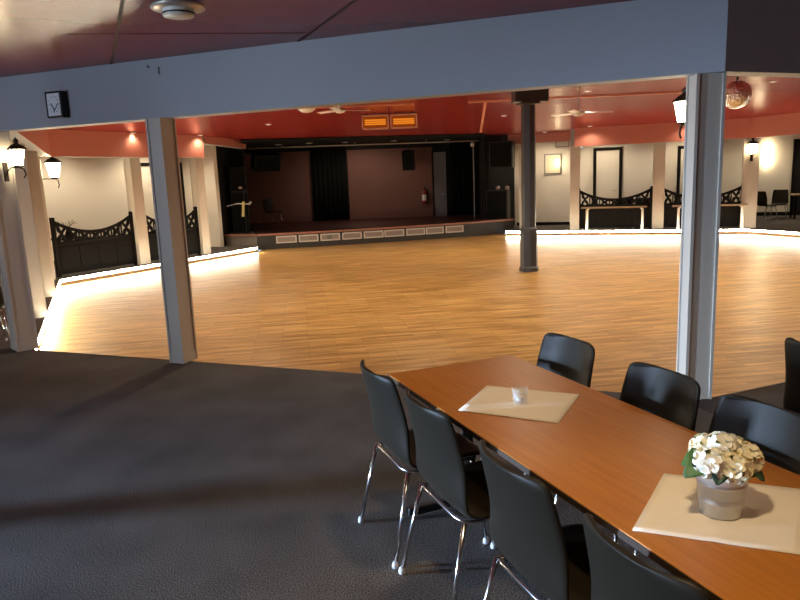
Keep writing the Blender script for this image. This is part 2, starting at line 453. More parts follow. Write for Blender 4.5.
# baseboards
mb = MB(); mb.wall((9.2, 20.48), (3.95, 22.44), -0.02, 0.0, 0, 0.10); struct(mb.build('baseboard_right', M['dark']))
mb = MB(); mb.wall((16.9, 20.68), (10.25, 23.17), -0.02, 0.0, 0, 0.12); struct(mb.build('baseboard_alcove', M['dark']))
mb = MB(); mb.wall((-6.05, 19.6), (-9.4, 13.7), -0.02, 0.0, 0, 0.10); struct(mb.build('baseboard_left', M['dark']))

# doors (dark frame, pale leaf)
def door(name, a, d, w, h, leaf, frame, label, fw=0.09):
    """a: foot of the left jamb on the wall face, d: direction along the wall, n: into the room"""
    a = V2(*a); d = V2(*d).normalized(); n = V2(d.y, -d.x)
    if n.dot(V2(0, 6)-a) < 0: n = -n
    rz = ang(d); mid = a + d*(w/2)
    mb = MB()
    for s in (fw/2, w-fw/2):
        p = a + d*s + n*0.015; mb.box((p.x, p.y, h/2), (fw, 0.09, h), rz)
    p = mid + n*0.015; mb.box((p.x, p.y, h-fw/2), (w, 0.09, fw), rz)
    fr = struct(mb.build(name, frame)); fr['label'] = label
    mb = MB(); p = mid + n*0.008; mb.box((p.x, p.y, (h-fw)/2), (w-2*fw, 0.05, h-fw), rz)
    mb.build('door_leaf', leaf, fr)
    mb = MB(); p = a + d*(w-fw-0.09) + n*0.06
    mb.tube([(p.x, p.y, 1.05), (p.x+n.x*0.03, p.y+n.y*0.03, 1.05), (p.x+n.x*0.03-d.x*0.1, p.y+n.y*0.03-d.y*0.1, 1.05)], 0.012)
    mb.build('door_handle', M['silver'], fr)
    return fr
door('door_1', V2(-9.4, 13.7)+e6*5.25, e6, 1.55, 2.36, M['cream'], M['dark'], 'cream double door in a black frame on the far left wall')
door('door_2', V2(4.38, 22.28)+e4*1.95, e4, 0.86, 2.37, M['cream'], M['dark'], 'cream door in a black frame behind the first right booth divider')
door('door_3', V2(4.38, 22.28)+e4*4.38, e4, 0.86, 2.31, M['cream'], M['dark'], 'cream door in a black frame partly behind the near right column')
door('door_4', V2(10.2, 23.2)+e4*2.78, e4, 1.0, 2.42, M['black'], M['dark'], 'black door at the right end of the alcove')
door('door_5', V2(1.30, 24.3), V2(1, 0), 0.55, 2.58, M['greydoor'], M['black'], 'narrow grey door in the back wall of the stage', fw=0.06)

# ------------------------------------------------------------------ LED strips in the step
def led(a, b, i, label):
    d = (b-a).normalized(); n = V2(d.y, -d.x)
    mb = MB(); mb.wall(a, b, -0.014, 0.0, -0.040, 0.006)
    t = mb.build('led_strip', M['led']); tag(t, label, 'light strip', 'light strips round the dance floor'); return t
_, _, d7, _ = edge(7)
led(P[7]+d7*0.02, P[0]-d7*0.15, 7, 'glowing light strip along the left floor edge by the cream columns')
d6 = (P[7]-P[6]).normalized(); led(P[6]+d6*0.05, P[7]-d6*0.02, 6, 'glowing light strip below the two left booth dividers')
d4 = (P[5]-P[4]).normalized(); led(P[4]+d4*0.02, V2(3.24, 20.253), 4, 'glowing light strip below the right booth dividers and tables')
d3 = (P[4]-P[3]).normalized(); led(P[3]+d3*0.05, P[4]-d3*0.02, 3, 'glowing light strip right of the far right lantern column')

# ------------------------------------------------------------------ stage
FR = [V2(-4.86, 19.29), V2(-3.9, 18.86), V2(-1.92, 19.19), V2(0.07, 19.72), V2(2.18, 20.43), V2(3.15, 20.88), V2(3.62, 21.16)]
st = thing('stage', 'low dark stage with vents along its front and a red brown edge', 'stage', (0, 20.5, 0))
def stpart(mb, name, m, **k):
    o = mb.build(name, m, None, **k); o.parent = st; o.matrix_parent_inverse = Matrix.Translation((0, -20.5, 0)); return o
ZS = 0.30
mb = MB()
mb.prism(FR[1:] + [V2(3.18, 24.28), V2(-5.4, 24.28), V2(-4.3, 20.46), V2(-4.30, 20.2)], ZF+0.001, ZS)
mb.mi = 0
stpart(mb, 'platform', M['stagefront'])
mb = MB(); mb.prism([FR[0], FR[1]+V2(0.0, 0.0), V2(-4.32, 20.44), V2(-4.86, 20.5)], 0.001, ZS)
stpart(mb, 'flank', M['flank'])
mb = MB(); mb.prism([p+V2(0, 0.05) for p in FR[1:]] + [V2(3.1, 24.2), V2(-5.3, 24.2), V2(-4.25, 20.5)], ZS, ZS+0.006)
stpart(mb, 'stage_deck', M['stagefloor'])
mb = MB()
for a, b in zip(FR, FR[1:]): mb.wall(a, b, -0.06, 0.035, ZS-0.035, ZS+0.016)
stpart(mb, 'nosing', M['nosing'])
# vents: nine pale frames along the front
def front_at(px):     # point of the front line on the bearing px (X/Y)
    for a, b in zip(FR[1:], FR[2:]):
        f = lambda t: (a.x+(b.x-a.x)*t) - px*(a.y+(b.y-a.y)*t)
        t = -f(0)/(f(1)-f(0)) if f(1) != f(0) else -1
        if 0 <= t <= 1: return a+(b-a)*t, (b-a).normalized()
for k, (x0, x1) in enumerate([(280, 301), (303, 323), (325, 345), (347, 367), (369, 389), (390, 410), (412, 431), (432, 450), (452, 470)]):
    h = 0.2
    pa, d = front_at((x0-400-3.2)/679*0.985); pb, _ = front_at((x1-400-3.2)/679*0.985)
    c = (pa+pb)/2; w = (pb-pa).length; rz = ang(pb-pa); n = V2(d.y, -d.x)
    p = c + n*0.012; zc = 0.135
    mb = MB()
    mb.box((p.x, p.y, zc+h/2-0.018), (w, 0.03, 0.035), rz); mb.box((p.x, p.y, zc-h/2+0.018), (w, 0.03, 0.035), rz)
    for s in (-1, 1):
        q = p + (pb-pa).normalized()*s*(w/2-0.018); mb.box((q.x, q.y, zc), (0.035, 0.03, h), rz)
    for j in range(5): mb.box((p.x, p.y, zc-h/2+0.05+j*0.025), (w-0.05, 0.022, 0.006), rz)
    vn = stpart(mb, 'vent', M['vent'])
    mb = MB(); q = c + n*0.004; mb.box((q.x, q.y, zc), (w-0.04, 0.012, h-0.04), rz)
    g = mb.build('vent_mesh', M['ventdark']); g.parent = vn

# drapes on the stage
def drape(x0, x1, y, z0, z1, label):
    mb = MB(); n = int((x1-x0)/0.03); vs = []
    for i in range(n+1):
        x = x0+(x1-x0)*i/n; yy = y + 0.035*math.sin(i*1.15)
        vs.append((mb.bm.verts.new((x, yy, z0)), mb.bm.verts.new((x, yy, z1))))
    for a, b in zip(vs, vs[1:]): mb.face([a[0], b[0], b[1], a[1]])
    o = mb.build('stage_curtain', M['drape'], None, smooth=True, solid=0.01)
    return tag(o, label, 'curtain', 'black stage curtains')
drape(-2.93, -1.70, 24.18, ZS+0.012, 2.84, 'black curtain between the two brown stage panels')
drape(1.95, 3.0, 24.1, ZS+0.012, 2.84, 'black curtain right of the narrow grey stage door')

# lighting rail across the stage
lr = thing('lighting_rail', 'thin pale lighting rail running across the top of the stage opening', 'rail', (-0.8, 21.2, 2.84))
mb = MB(); mb.tube([(-3.6, 0.35-0.5, -0.10), (3.45, 0.55, -0.10)], 0.018); mb.build('rail', M['silver'], lr, smooth=True)
for x in (-2.6, -0.4, 1.8):
    mb = MB(); mb.tube([(x, -0.15+(x+3.6)*0.1, -0.10), (x, -0.15+(x+3.6)*0.1, 0.0)], 0.01); mb.build('hanger', M['silver'], lr)

# stage speakers
def speaker(name, label, cat, loc, size, rz, tilt=0.0, horns=1, bracket=False, group=None):
    t = thing(name, label, cat, loc, rz, group)
    mb = MB(); mb.box((0, 0, size[2]/2), size, 0, 0.02, rx=tilt); mb.build('cabinet', M['blackmetal'], t)
    mb = MB(); g = Matrix.Translation((0, 0, size[2]/2)) @ Matrix.Rotation(tilt, 4, 'X')
    mb.box((0, 0, 0), (size[0]*0.9, 0.02, size[2]*0.92), 0, 0.006)
    bmesh.ops.transform(mb.bm, matrix=g @ Matrix.Translation((0, -size[1]/2-0.006, 0)), verts=mb.bm.verts)
    mb.build('speaker_grille', M['drape'], t)
    mb = MB()
    if bracket:
        mb.tube([(0, 0, size[2]/2), (0, 0.0, size[2]+bracket)], 0.022); mb.build('bracket', M['blackmetal'], t)
    else:
        mb.tube([(-size[0]*.2, size[1]/2-0.01, size[2]*.6), (-size[0]*.2, size[1]/2+0.02, size[2]*.6), (size[0]*.2, size[1]/2+0.02, size[2]*.6), (size[0]*.2, size[1]/2-0.01, size[2]*.6)], 0.012)
        mb.build('carry_handle', M['blackmetal'], t)
    return t
speaker('hanging_speaker', 'black speaker hanging tilted at the top left of the stage', 'speaker', (-4.02, 21.7, 2.10), (0.84, 0.45, 0.52), 0.5, 0.35, bracket=0.22)
speaker('hanging_speaker', 'black speaker hanging before the right brown stage panel', 'speaker', (0.47, 23.2, 1.95), (0.40, 0.36, 0.62), -0.15, 0.2, bracket=0.27)
speaker('speaker_tower', 'tall black speaker at the left end of the stage', 'speaker', (-4.56, 19.95, ZS+0.001), (0.48, 0.42, 1.18), 0.3)
speaker('speaker_cabinet', 'black speaker stacked on top of the tall left stage speaker', 'speaker', (-4.56, 19.95, ZS+1.185), (0.46, 0.40, 0.70), 0.3)
speaker('bass_cabinet', 'low black bass speaker on the deck at the right end of the stage', 'speaker', (3.22, 21.62, ZS+0.007), (0.68, 0.44, 0.90), -0.4)
speaker('hanging_speaker', 'wide black speaker hung high above the right bass speaker', 'speaker', (3.36, 21.62, 1.88), (0.74, 0.36, 0.80), -0.4, 0.0, bracket=0.22)
# two small lamps on the bass cabinet
for k, x in enumerate((3.2, 3.47)):
    mb = MB(); mb.lathe([(0, 0), (0.05, 0), (0.05, 0.02), (0.075, 0.05), (0.06, 0.10), (0, 0.12)], (0, 0, 0), 14)
    o = mb.build('spot_can', M['silver'], None, smooth=True); o.location = (x, 21.47-(x-3.32)*0.4, ZS+0.91)
    tag(o, ['left of two', 'right of two'][k]+' small silver spot cans on the right bass speaker', 'lamp', 'spot cans on the bass speaker')
# microphone stand by the left tower
t = thing('microphone_stand', 'microphone stand with a pale boom before the tall left stage speaker', 'microphone stand', (-4.28, 19.40, ZS+0.001))
mb = MB(); mb.lathe([(0, 0), (0.13, 0), (0.13, 0.02), (0.02, 0.035), (0, 0.035)], seg=16); mb.build('base', M['blackmetal'], t)
mb = MB(); mb.tube([(0, 0, 0.03), (0, 0, 1.28)], 0.012); mb.build('pole', M['blackmetal'], t)
mb = MB(); mb.tube([(-0.50, -0.02, 0.80), (-0.2, -0.02, 0.86), (0.16, -0.02, 0.83)], 0.016); mb.build('boom', M['trimwhite'], t)
mb = MB(); mb.box((-0.04, -0.06, 0.70), (0.07, 0.02, 0.42), 0, 0.004, ry=0.1); mb.build('hanging_strap', M['yellow'], t)
mb = MB(); mb.lathe([(0, -0.05), (0.035, -0.03), (0.045, 0.01), (0, 0.05)], (0.17, -0.02, 0.88), 12); mb.build('microphone', M['silver'], t, smooth=True)
mb = MB(); mb.lathe([(0, -0.04), (0.05, -0.03), (0.05, 0.02), (0, 0.03)], (-0.09, 0.0, 1.30), 12); mb.build('clip_light', M['silver'], t, smooth=True)
# thin lamp pole at the right of the stage opening
t = thing('lamp_pole', 'thin grey lamp pole at the right side of the stage opening', 'lamp pole', (2.46, 21.6, ZS+0.016))
mb = MB(); mb.lathe([(0, 0), (0.12, 0), (0.12, 0.02), (0.02, 0.03), (0, 0.03)], seg=16); mb.build('base', M['blackmetal'], t)
mb = MB(); mb.tube([(0, 0, 0.02), (0, 0, 2.30)], 0.018); mb.build('pole', M['greydoor'], t)
mb = MB(); mb.lathe([(0, 0.0), (0.05, 0.0), (0.075, 0.09), (0.04, 0.14), (0, 0.15)], (-0.03, -0.03, 2.24), 14); mb.build('lamp_head', M['silver'], t, smooth=True)
# fire extinguisher on the brown panel
t = thing('fire_extinguisher', 'small red extinguisher with a white label on the right brown stage panel', 'fire extinguisher', (1.0, 24.16, 0.75))
mb = MB(); mb.lathe([(0, 0), (0.075, 0), (0.085, 0.02), (0.085, 0.40), (0.05, 0.48), (0.03, 0.5), (0, 0.5)], seg=18); mb.build('cylinder', M['red'], t, smooth=True)
mb = MB(); mb.lathe([(0.087, 0.12), (0.087, 0.32)], seg=18); mb.build('label_band', M['trimwhite'], t)
mb = MB(); mb.tube([(0, 0, 0.5), (0, 0, 0.56), (0.06, -0.05, 0.57)], 0.015); mb.build('valve', M['blackmetal'], t)
mb = MB(); mb.tube([(0.02, -0.02, 0.53), (0.11, -0.02, 0.50), (0.12, -0.03, 0.3), (0.10, -0.05, 0.15)], 0.01); mb.build('hose', M['blackmetal'], t, smooth=True)
mb = MB(); mb.box((0, 0.10, 0.25), (0.06, 0.04, 0.3)); mb.build('wall_bracket', M['blackmetal'], t)
# glowing heaters above the stage
def heater(x, y, label):
    t = thing('ceiling_heater', label, 'heater', (x, y, cz(x, y)+0.005), math.radians(2), 'orange heaters before the stage')
    w, h = 0.615, 0.32
    mb = MB()
    for s in (-1, 1):
        mb.box((0, 0, -0.03-h/2+s*(h/2-0.016)), (w, 0.09, 0.032), 0, 0.004); mb.box((s*(w/2-0.016), 0, -0.03-h/2), (0.032, 0.09, h), 0, 0.004)
    mb.build('frame', M['heaterframe'], t)
    mb = MB(); mb.box((0, 0.03, -0.03-h/2), (w-0.05, 0.02, h-0.05)); mb.build('reflector', M['heatdim'], t)
    mb = MB()
    for k in range(3): mb.tube([(-w/2+0.07, 0.0, -0.03-h/2+(k-1)*0.045), (w/2-0.07, 0.0, -0.03-h/2+(k-1)*0.045)], 0.018, 8)
    mb.build('heating_bars', M['heat'], t, smooth=True)
    for s in (-1, 1):
        mb = MB(); mb.box((s*0.18, 0, -0.012), (0.03, 0.05, 0.06)); mb.build('mount', M['blackmetal'], t)
heater(-0.405, 15.9, 'left of the two orange glowing heaters before the stage')
heater(0.245, 15.92, 'right of the two orange glowing heaters before the stage')

# ------------------------------------------------------------------ chair
def make_chair(shell):
    t = thing('stacking_chair', 'chair', 'chair')
    prof = [(0.235, 0.425, 0.195), (0.22, 0.445, 0.212), (0.14, 0.445, 0.224), (0.0, 0.43, 0.230), (-0.11, 0.43, 0.232), (-0.160, 0.440, 0.233), (-0.190, 0.480, 0.233),
            (-0.205, 0.56, 0.230), (-0.222, 0.64, 0.226), (-0.240, 0.72, 0.221), (-0.259, 0.80, 0.215), (-0.272, 0.846, 0.210), (-0.276, 0.862, 0.204), (-0.278, 0.872, 0.192), (-0.279, 0.876, 0.165)]
    mb = MB(); N = 10; rows = []
    for k, (x, z, w) in enumerate(prof):
        back = max(0.0, min(1.0, (z-0.45)/0.2)); seat = 1-back
        row = []
        for j in range(N+1):
            u = -1+2*j/N
            cx = x + back*0.05*abs(u)**2.6
            cz = z + seat*0.018*abs(u)**3 * (1 if k > 1 else 0)
            row.append(mb.bm.verts.new((cx, u*w, cz)))
        rows.append(row)
    for a, b in zip(rows, rows[1:]):
        for j in range(N): mb.face([a[j], a[j+1], b[j+1], b[j]])
    sh = mb.build('shell', [shell, M['ply']], t, smooth=True, sub=1)
    q = sh.modifiers.new('solid', 'SOLIDIFY'); q.thickness = 0.020; q.offset = 0; q.material_offset_rim = 0
    sh.modifiers.move(1, 0)
    mb = MB(); mb.tube([(0.18, -0.175, 0.418), (-0.10, -0.185, 0.412), (-0.165, -0.187, 0.422), (-0.185, -0.15, 0.428), (-0.185, 0.15, 0.428), (-0.165, 0.187, 0.422), (-0.10, 0.185, 0.412), (0.18, 0.175, 0.418), (0.18, -0.175, 0.418)], 0.009, 8)
    mb.build('seat_frame', M['chrome'], t, smooth=True)
    for sx in (-1, 1):
        for sy in (-1, 1):
            top = (-0.175, sy*0.195, 0.425) if sx < 0 else (0.165, sy*0.18, 0.418)
            ft = (-0.272 if sx < 0 else 0.20, sy*0.232, 0.012)
            mb = MB(); mb.tube([top, ft], [0.0105, 0.0095], 10); lg = mb.build('leg', M['chrome'], t, smooth=True)
            mb = MB(); mb.lathe([(0, 0.0), (0.014, 0.0), (0.016, 0.008), (0.012, 0.028), (0, 0.03)], (ft[0], ft[1], 0.0), 12)
            mb.build('foot_cap', M['foot'], lg, smooth=True)
    return t
A = V2(math.cos(math.radians(-67.5)), math.sin(math.radians(-67.5)))   # along the table
B = V2(-A.y, A.x)                                                      # across the table
O = V2(-0.077, 3.407)
def tp(al, ac): return O + A*al + B*ac
chair = make_chair(M['shell']); used = []
def place(x, y, rz, label, group=None, src=None):
    if src is None:
        c = chair if not used else copy_tree(chair)
        used.append(c)
    else: c = copy_tree(src)
    c.location = (x, y, 0); c.rotation_euler = (0, 0, rz); c['label'] = label
    if group: c['group'] = group
    elif 'group' in c: del c['group']
    return c
rb = math.atan2(B.y, B.x)
gp = 'black chairs round the long table'
for al, ac, dr, lab in [(0.314, 0.055, 0.0, 'black shell chair at the far left end of the long table'),
                    (0.832, 0.065, 0.0, 'black chair on the left of the table, second from the far end'),
                    (1.480, 0.055, -0.02, 'black chair on the left of the table beside the candle napkin, third from far end'),
                    (2.03, 0.055, 0.02, 'black chair nearest the bottom edge, left of the flower pot napkin')]:
    p = tp(al, ac); place(p.x, p.y, rb+dr, lab, gp)
for al, ac, dr, lab in [(0.335, 0.66, 0.03, 'black chair across the table from the candle glass, at its far right corner'),
                    (1.005, 0.65, 0.0, 'black chair right of the table, just left of the near right column foot'),
                    (1.525, 0.635, 0.0, 'black chair directly behind the white flower pot')]:
    p = tp(al, ac); place(p.x, p.y, rb+PI+dr, lab, gp)
place(2.235, 3.24, rb, 'black chair cut by the right frame edge, standing apart from the table', None)
# chairs elsewhere in the hall
place(-4.78, 7.62, 2.2, 'black chair half hidden behind the left corner column', None)
place(11.25, 20.75, ang(V2(1, -0.3))+0.5, 'black chair with shining chrome in the right alcove, left of two', 'alcove chairs')
place(11.85, 21.15, ang(V2(1, -0.3))-1.9, 'black chair in the right alcove, right of two against the lit wall', 'alcove chairs')
sc_ = place(-4.1, 22.7, -0.6, 'dark chair standing on the stage below the left hanging speaker', None)
sc_.location.z = ZS+0.007
blue = make_chair(M['blueshell'])
bch = [blue, copy_tree(blue)]
for k, (al, lab) in enumerate([(2.95, 'left of two navy chairs behind the first right booth divider'), (3.45, 'right of two navy chairs behind the first right booth divider')]):
    p = P[5] + e4*al + V2(0.35, 0.937)*0.92
    c = bch[k]; c.location = (p.x, p.y, 0); c.rotation_euler = (0, 0, a4+PI/2); c['label'] = lab; c['group'] = 'navy chairs'

# ------------------------------------------------------------------ long table
tx = tp(1.45, 0.372)
TL, TW = 2.9, 0.745
t = thing('dining_table', 'long brown wooden table with napkins and a flower pot on top', 'table', (tx.x, tx.y, 0), ang(A))
mb = MB(); mb.box((0, 0, 0.7275), (TL, TW, 0.025), 0, 0.003); mb.build('table_top', M['table'], t)
mb = MB()
for s in (-1, 1):
    mb.box((0, s*(TW/2-0.002), 0.7265), (TL-0.004, 0.010, 0.021)); mb.box((s*(TL/2-0.002), 0, 0.7265), (0.010, TW-0.004, 0.021))
mb.build('edge_band', M['tableedge'], t)
for s in (-1, 1):
    xx = s*1.29
    mb = MB(); mb.tube([(xx, 0, 0.06), (xx, 0, 0.69)], 0.03, 12); lg = mb.build('pedestal', M['blackmetal'], t, smooth=True)
    mb = MB(); mb.box((xx, 0, 0.04), (0.05, 0.72, 0.045), 0, 0.01); mb.build('foot_bar', M['blackmetal'], lg)
    mb = MB(); mb.box((xx, 0, 0.70), (0.05, 0.60, 0.03)); mb.build('top_bar', M['blackmetal'], lg)
mb = MB(); mb.box((0, 0, 0.69), (2.5, 0.04, 0.035)); mb.build('rail', M['blackmetal'], t)

# napkin sheets
def napkin(corners, label, crease):
    """corners on the table top, going round; folded crease across the middle"""
    mb = MB(); n = 14; g = []
    c = [V2(*q) for q in corners]
    for i in range(n+1):
        row = []
        for j in range(n+1):
            u, v = i/n, j/n
            p = (c[0]*(1-u)+c[1]*u)*(1-v) + (c[3]*(1-u)+c[2]*u)*v
            dz = 0.0
            if crease is not None:
                dd = abs((v if crease else u)-0.5); dz = 0.0015*math.exp(-(dd/0.03)**2)
            dz += 0.0003*math.sin(u*9+v*5)
            row.append(mb.bm.verts.new((p.x, p.y, 0.7425+dz)))
        g.append(row)
    for i in range(n):
        for j in range(n): mb.face([g[i][j], g[i+1][j], g[i+1][j+1], g[i][j+1]])
    o = mb.build('paper_napkin', M['paper'], None, smooth=True, solid=0.0012)
    return tag(o, label, 'napkin', 'white paper napkins on the table')
k1 = [V2(0.232, 2.806), V2(0.402, 3.140), V2(0.801, 2.954), V2(0.619, 2.607)]
napkin(k1, 'white paper napkin under the candle glass at the far end', True)
e = (V2(0.824, 1.686)-V2(0.629, 1.764)); f = V2(0.856, 2.116)-V2(0.629, 1.764)
k0 = V2(0.629, 1.764)
napkin([k0, k0+f, k0+f+e*2.02, k0+e*2.02], 'white paper napkin with a fold under the flower pot', True)

# candle glass
t = thing('candle_glass', 'small ribbed glass candle holder on the far napkin', 'candle holder', (0.514, 2.875, 0.7435))
mb = MB(); seg = 24; prof = [(0.0, 0.0), (0.026, 0.0), (0.030, 0.006), (0.035, 0.068), (0.032, 0.068), (0.027, 0.012), (0.0, 0.012)]
mb.lathe(prof, seg=seg)
for v in mb.bm.verts:
    r = math.hypot(v.co.x, v.co.y)
    if r > 0.02:
        th = math.atan2(v.co.y, v.co.x); s = 1+0.04*math.cos(12*th); v.co.x *= s; v.co.y *= s
mb.build('glass_cup', M['glass'], t, smooth=True)
mb = MB(); mb.lathe([(0, 0.0125), (0.019, 0.0125), (0.019, 0.028), (0.0, 0.028)], seg=18); mb.build('tealight', M['wax'], t)

# flower pot
t = thing('flower_pot', 'zinc bucket pot of white hydrangeas on the near napkin', 'flower pot', (0.915, 1.845, 0.7452))
mb = MB(); mb.lathe([(0, 0), (0.054, 0), (0.057, 0.003), (0.0605, 0.040), (0.0622, 0.043), (0.0622, 0.046), (0.061, 0.049), (0.0668, 0.094), (0.0695, 0.097), (0.0695, 0.101), (0.0685, 0.104), (0.0705, 0.122), (0.0728, 0.124), (0.0728, 0.128), (0.0695, 0.128), (0.064, 0.06), (0.0, 0.06)], seg=40)
mb.build('bucket', M['zinc'], t, smooth=True)
mb = MB(); mb.lathe([(0, 0.112), (0.040, 0.115), (0.0675, 0.108), (0.066, 0.09)], seg=24); mb.build('soil', M['soil'], t)
def floret(mb, c, nrm, r, spin):
    nrm = nrm.normalized(); x = nrm.orthogonal().normalized(); y = nrm.cross(x)
    for k in range(4):
        a = spin + k*PI/2; d = x*math.cos(a)+y*math.sin(a); w = -x*math.sin(a)+y*math.cos(a)
        prof = [(0.05, 0.10, 0.0), (0.35, 0.36, 0.06), (0.70, 0.46, 0.16), (0.92, 0.30, 0.14), (1.0, 0.08, 0.10)]
        rr = r*random.uniform(0.9, 1.1); rows = []
        for (l, hw, up) in prof:
            rows.append([mb.bm.verts.new(c + d*l*rr + w*s*hw*rr + nrm*(up + (0.08 if s else 0.0))*rr) for s in (-1, 0, 1)])
        for p, q in zip(rows, rows[1:]):
            for j in range(2): mb.face([p[j], p[j+1], q[j+1], q[j]])
heads = [(-0.050, -0.030, 0.164, 0.046, 'petalwhite'), (0.012, -0.044, 0.156, 0.044, 'petal'), (0.058, -0.014, 0.168, 0.044, 'petal'), (0.0, 0.014, 0.184, 0.050, 'petalwhite'),
         (-0.028, 0.048, 0.170, 0.045, 'petal'), (0.044, 0.042, 0.172, 0.044, 'petalwhite')]
for hx, hy, hz, hr, mn in heads:
    mb = MB(); N = 24; hc = Vector((hx, hy, hz))
    for i in range(N):
        z = 1-2*(i+0.5)/N
        if z < -0.55: continue
        th = i*2.39996; r = math.sqrt(1-z*z)
        nr = Vector((r*math.cos(th), r*math.sin(th), z))
        nr = (nr + Vector((random.uniform(-.15, .15),)*3)).normalized()
        floret(mb, hc + nr*hr*0.88*random.uniform(0.9, 1.06), nr, hr*0.56, random.uniform(0, PI))
    fh = mb.build('flower_head', M[mn], t, smooth=True, recalc=False)
    mb = MB(); mb.lathe([(0, -hr*0.7), (hr*0.5, -hr*0.5), (hr*0.80, 0), (hr*0.6, hr*0.5), (0, hr*0.80)], (hx, hy, hz), 14)
    mb.build('flower_core', M['petalgreen'], fh, smooth=True)
    mb = MB(); mb.tube([(hx*0.3, hy*0.3, 0.10), (hx*0.7, hy*0.7, 0.13), (hx, hy, hz-hr*0.3)], 0.003, 6)
    mb.build('stem', M['leaf'], fh, smooth=True)
def leaf(az, z0, L, W, droop, m, r0=0.02):
    tl = 0.75*math.cos(az)
    mb = MB(); d = V2(math.cos(az), math.sin(az)); w = V2(-d.y, d.x); rows = []
    for k in range(9):
        u = k/8; hw = W*math.sin(PI*min(1, u*0.93+0.05))**0.8*(1-0.25*u)
        l = r0+L*u; z = z0 + 0.035*math.sin(u*PI*0.8) - droop*u*u
        rows.append([mb.bm.verts.new((d.x*l+w.x*hw*s, d.y*l+w.y*hw*s, z + tl*hw*s + 0.012*abs(s)*math.sin(PI*u)+0.003*math.sin(u*20+s))) for s in (-1, -0.5, 0, 0.5, 1)])
    for p, q in zip(rows, rows[1:]):
        for j in range(4): mb.face([p[j], p[j+1], q[j+1], q[j]])
    mb.build('leaf', m, t, smooth=True, solid=0.001)
for az, z0, L, W, dr, mn in [(3.45, 0.130, 0.115, 0.042, 0.020, 'leaf'), (2.75, 0.130, 0.09, 0.040, 0.02, 'leaf'), (4.15, 0.124, 0.080, 0.040, 0.022, 'leafdark'), (5.0, 0.128, 0.062, 0.040, 0.02, 'leafdark'),
                         (5.8, 0.126, 0.090, 0.044, 0.030, 'leaf'), (0.15, 0.138, 0.105, 0.036, 0.0, 'leafdark'), (1.2, 0.13, 0.09, 0.04, 0.02, 'leaf'), (2.0, 0.13, 0.09, 0.04, 0.02, 'leaf'), (0.6, 0.145, 0.10, 0.032, -0.015, 'leafdark')]:
    leaf(az, z0, L, W, dr, M[mn])

# ------------------------------------------------------------------ booth dividers
def divider(a, d, w, n, label, hpost=1.17, sag=0.26):
    """a: foot of first post, d along, n towards the dance floor; concave top edge over a pierced scroll band"""
    t = thing('booth_divider', label, 'divider', (a.x, a.y, 0), ang(d), 'dark booth dividers round the dance floor')
    for x in (0.035, w-0.035):
        mb = MB(); mb.box((x, 0, (hpost+0.03)/2), (0.075, 0.075, hpost+0.03), 0, 0.006); mb.build('post', M['dark'], t)
    top = lambda u: hpost-0.06 - sag*(1-(2*u-1)**2)*1.0
    zb = 0.66
    mb = MB(); mb.box((w/2, 0, (0.04+zb)/2), (w-0.12, 0.03, zb-0.04)); 
    for k in range(4): mb.box((0.09+(w-0.18)*(k+0.5)/4, -0.02, 0.36), ((w-0.3)/4, 0.012, 0.46), 0, 0.004)
    mb.build('solid_panel', M['dark'], t)
    mb = MB()
    # curved top rail
    prev = None; N = 28
    pts = [(0.06+(w-0.12)*k/N, 0, top(k/N)) for k in range(N+1)]
    mb.tube(pts, 0.034, 8)
    mb.build('top_rail', M['dark'], t, smooth=True)
    mb = MB()
    mb.box((w/2, 0, zb+0.02), (w-0.1, 0.045, 0.05))
    # scroll work: interlaced arcs and rings between the rails
    K = max(5, int(w/0.26))
    for k in range(K):
        u0 = k/K; u1 = (k+1)/K; x0 = 0.07+(w-0.14)*u0; x1 = 0.07+(w-0.14)*u1
        for s in (0, 1):
            arc = []
            for j in range(9):
                v = j/8; x = x0+(x1-x0)*(v if s == 0 else 1-v); u = (x-0.07)/(w-0.14)
                zt = top(u)-0.02; z = zb+0.04 + (zt-zb-0.04)*(0.5-0.5*math.cos(PI*v)) 
                arc.append((x, 0.004 if s else -0.004, z))
            mb.tube(arc, 0.028, 6)
        um = (u0+u1)/2; xm = (x0+x1)/2; zt = top(um); hh = (zt-zb)
        rg = min(0.075, hh*0.26)
        for zc in (zb+0.04+rg*0.8, zt-0.03-rg*0.6):
            mb.tube([(xm+rg*math.cos(q*PI/6), 0.0, zc+rg*math.sin(q*PI/6)) for q in range(13)], 0.024, 6)
        zc = (zt+zb)/2
        for xo in (x0, x1):
            mb.tube([(xo, 0, zb+0.03), (xo, 0, top((xo-0.07)/(w-0.14))-0.01)], 0.018, 6)
    mb.build('scroll_lattice', M['dark'], t, smooth=True)
    return t
n6 = V2(-0.87, 0.492); n4 = V2(0.35, 0.937)
b6 = P[7] + n6*0.42
divider(b6+e6*0.24, e6, 1.98, None, 'dark divider with a sagging scroll top, left of the left column')
divider(b6+e6*2.46, e6, 1.70, None, 'dark divider with a scroll top, partly behind the middle near column')
b4 = P[5] + n4*0.5
divider(b4+e4*1.66, e4, 2.06, None, 'dark divider with a scroll top behind the first white legged table')
divider(b4+e4*3.93, e4, 2.10, None, 'dark divider with a scroll top, partly behind the near right column')

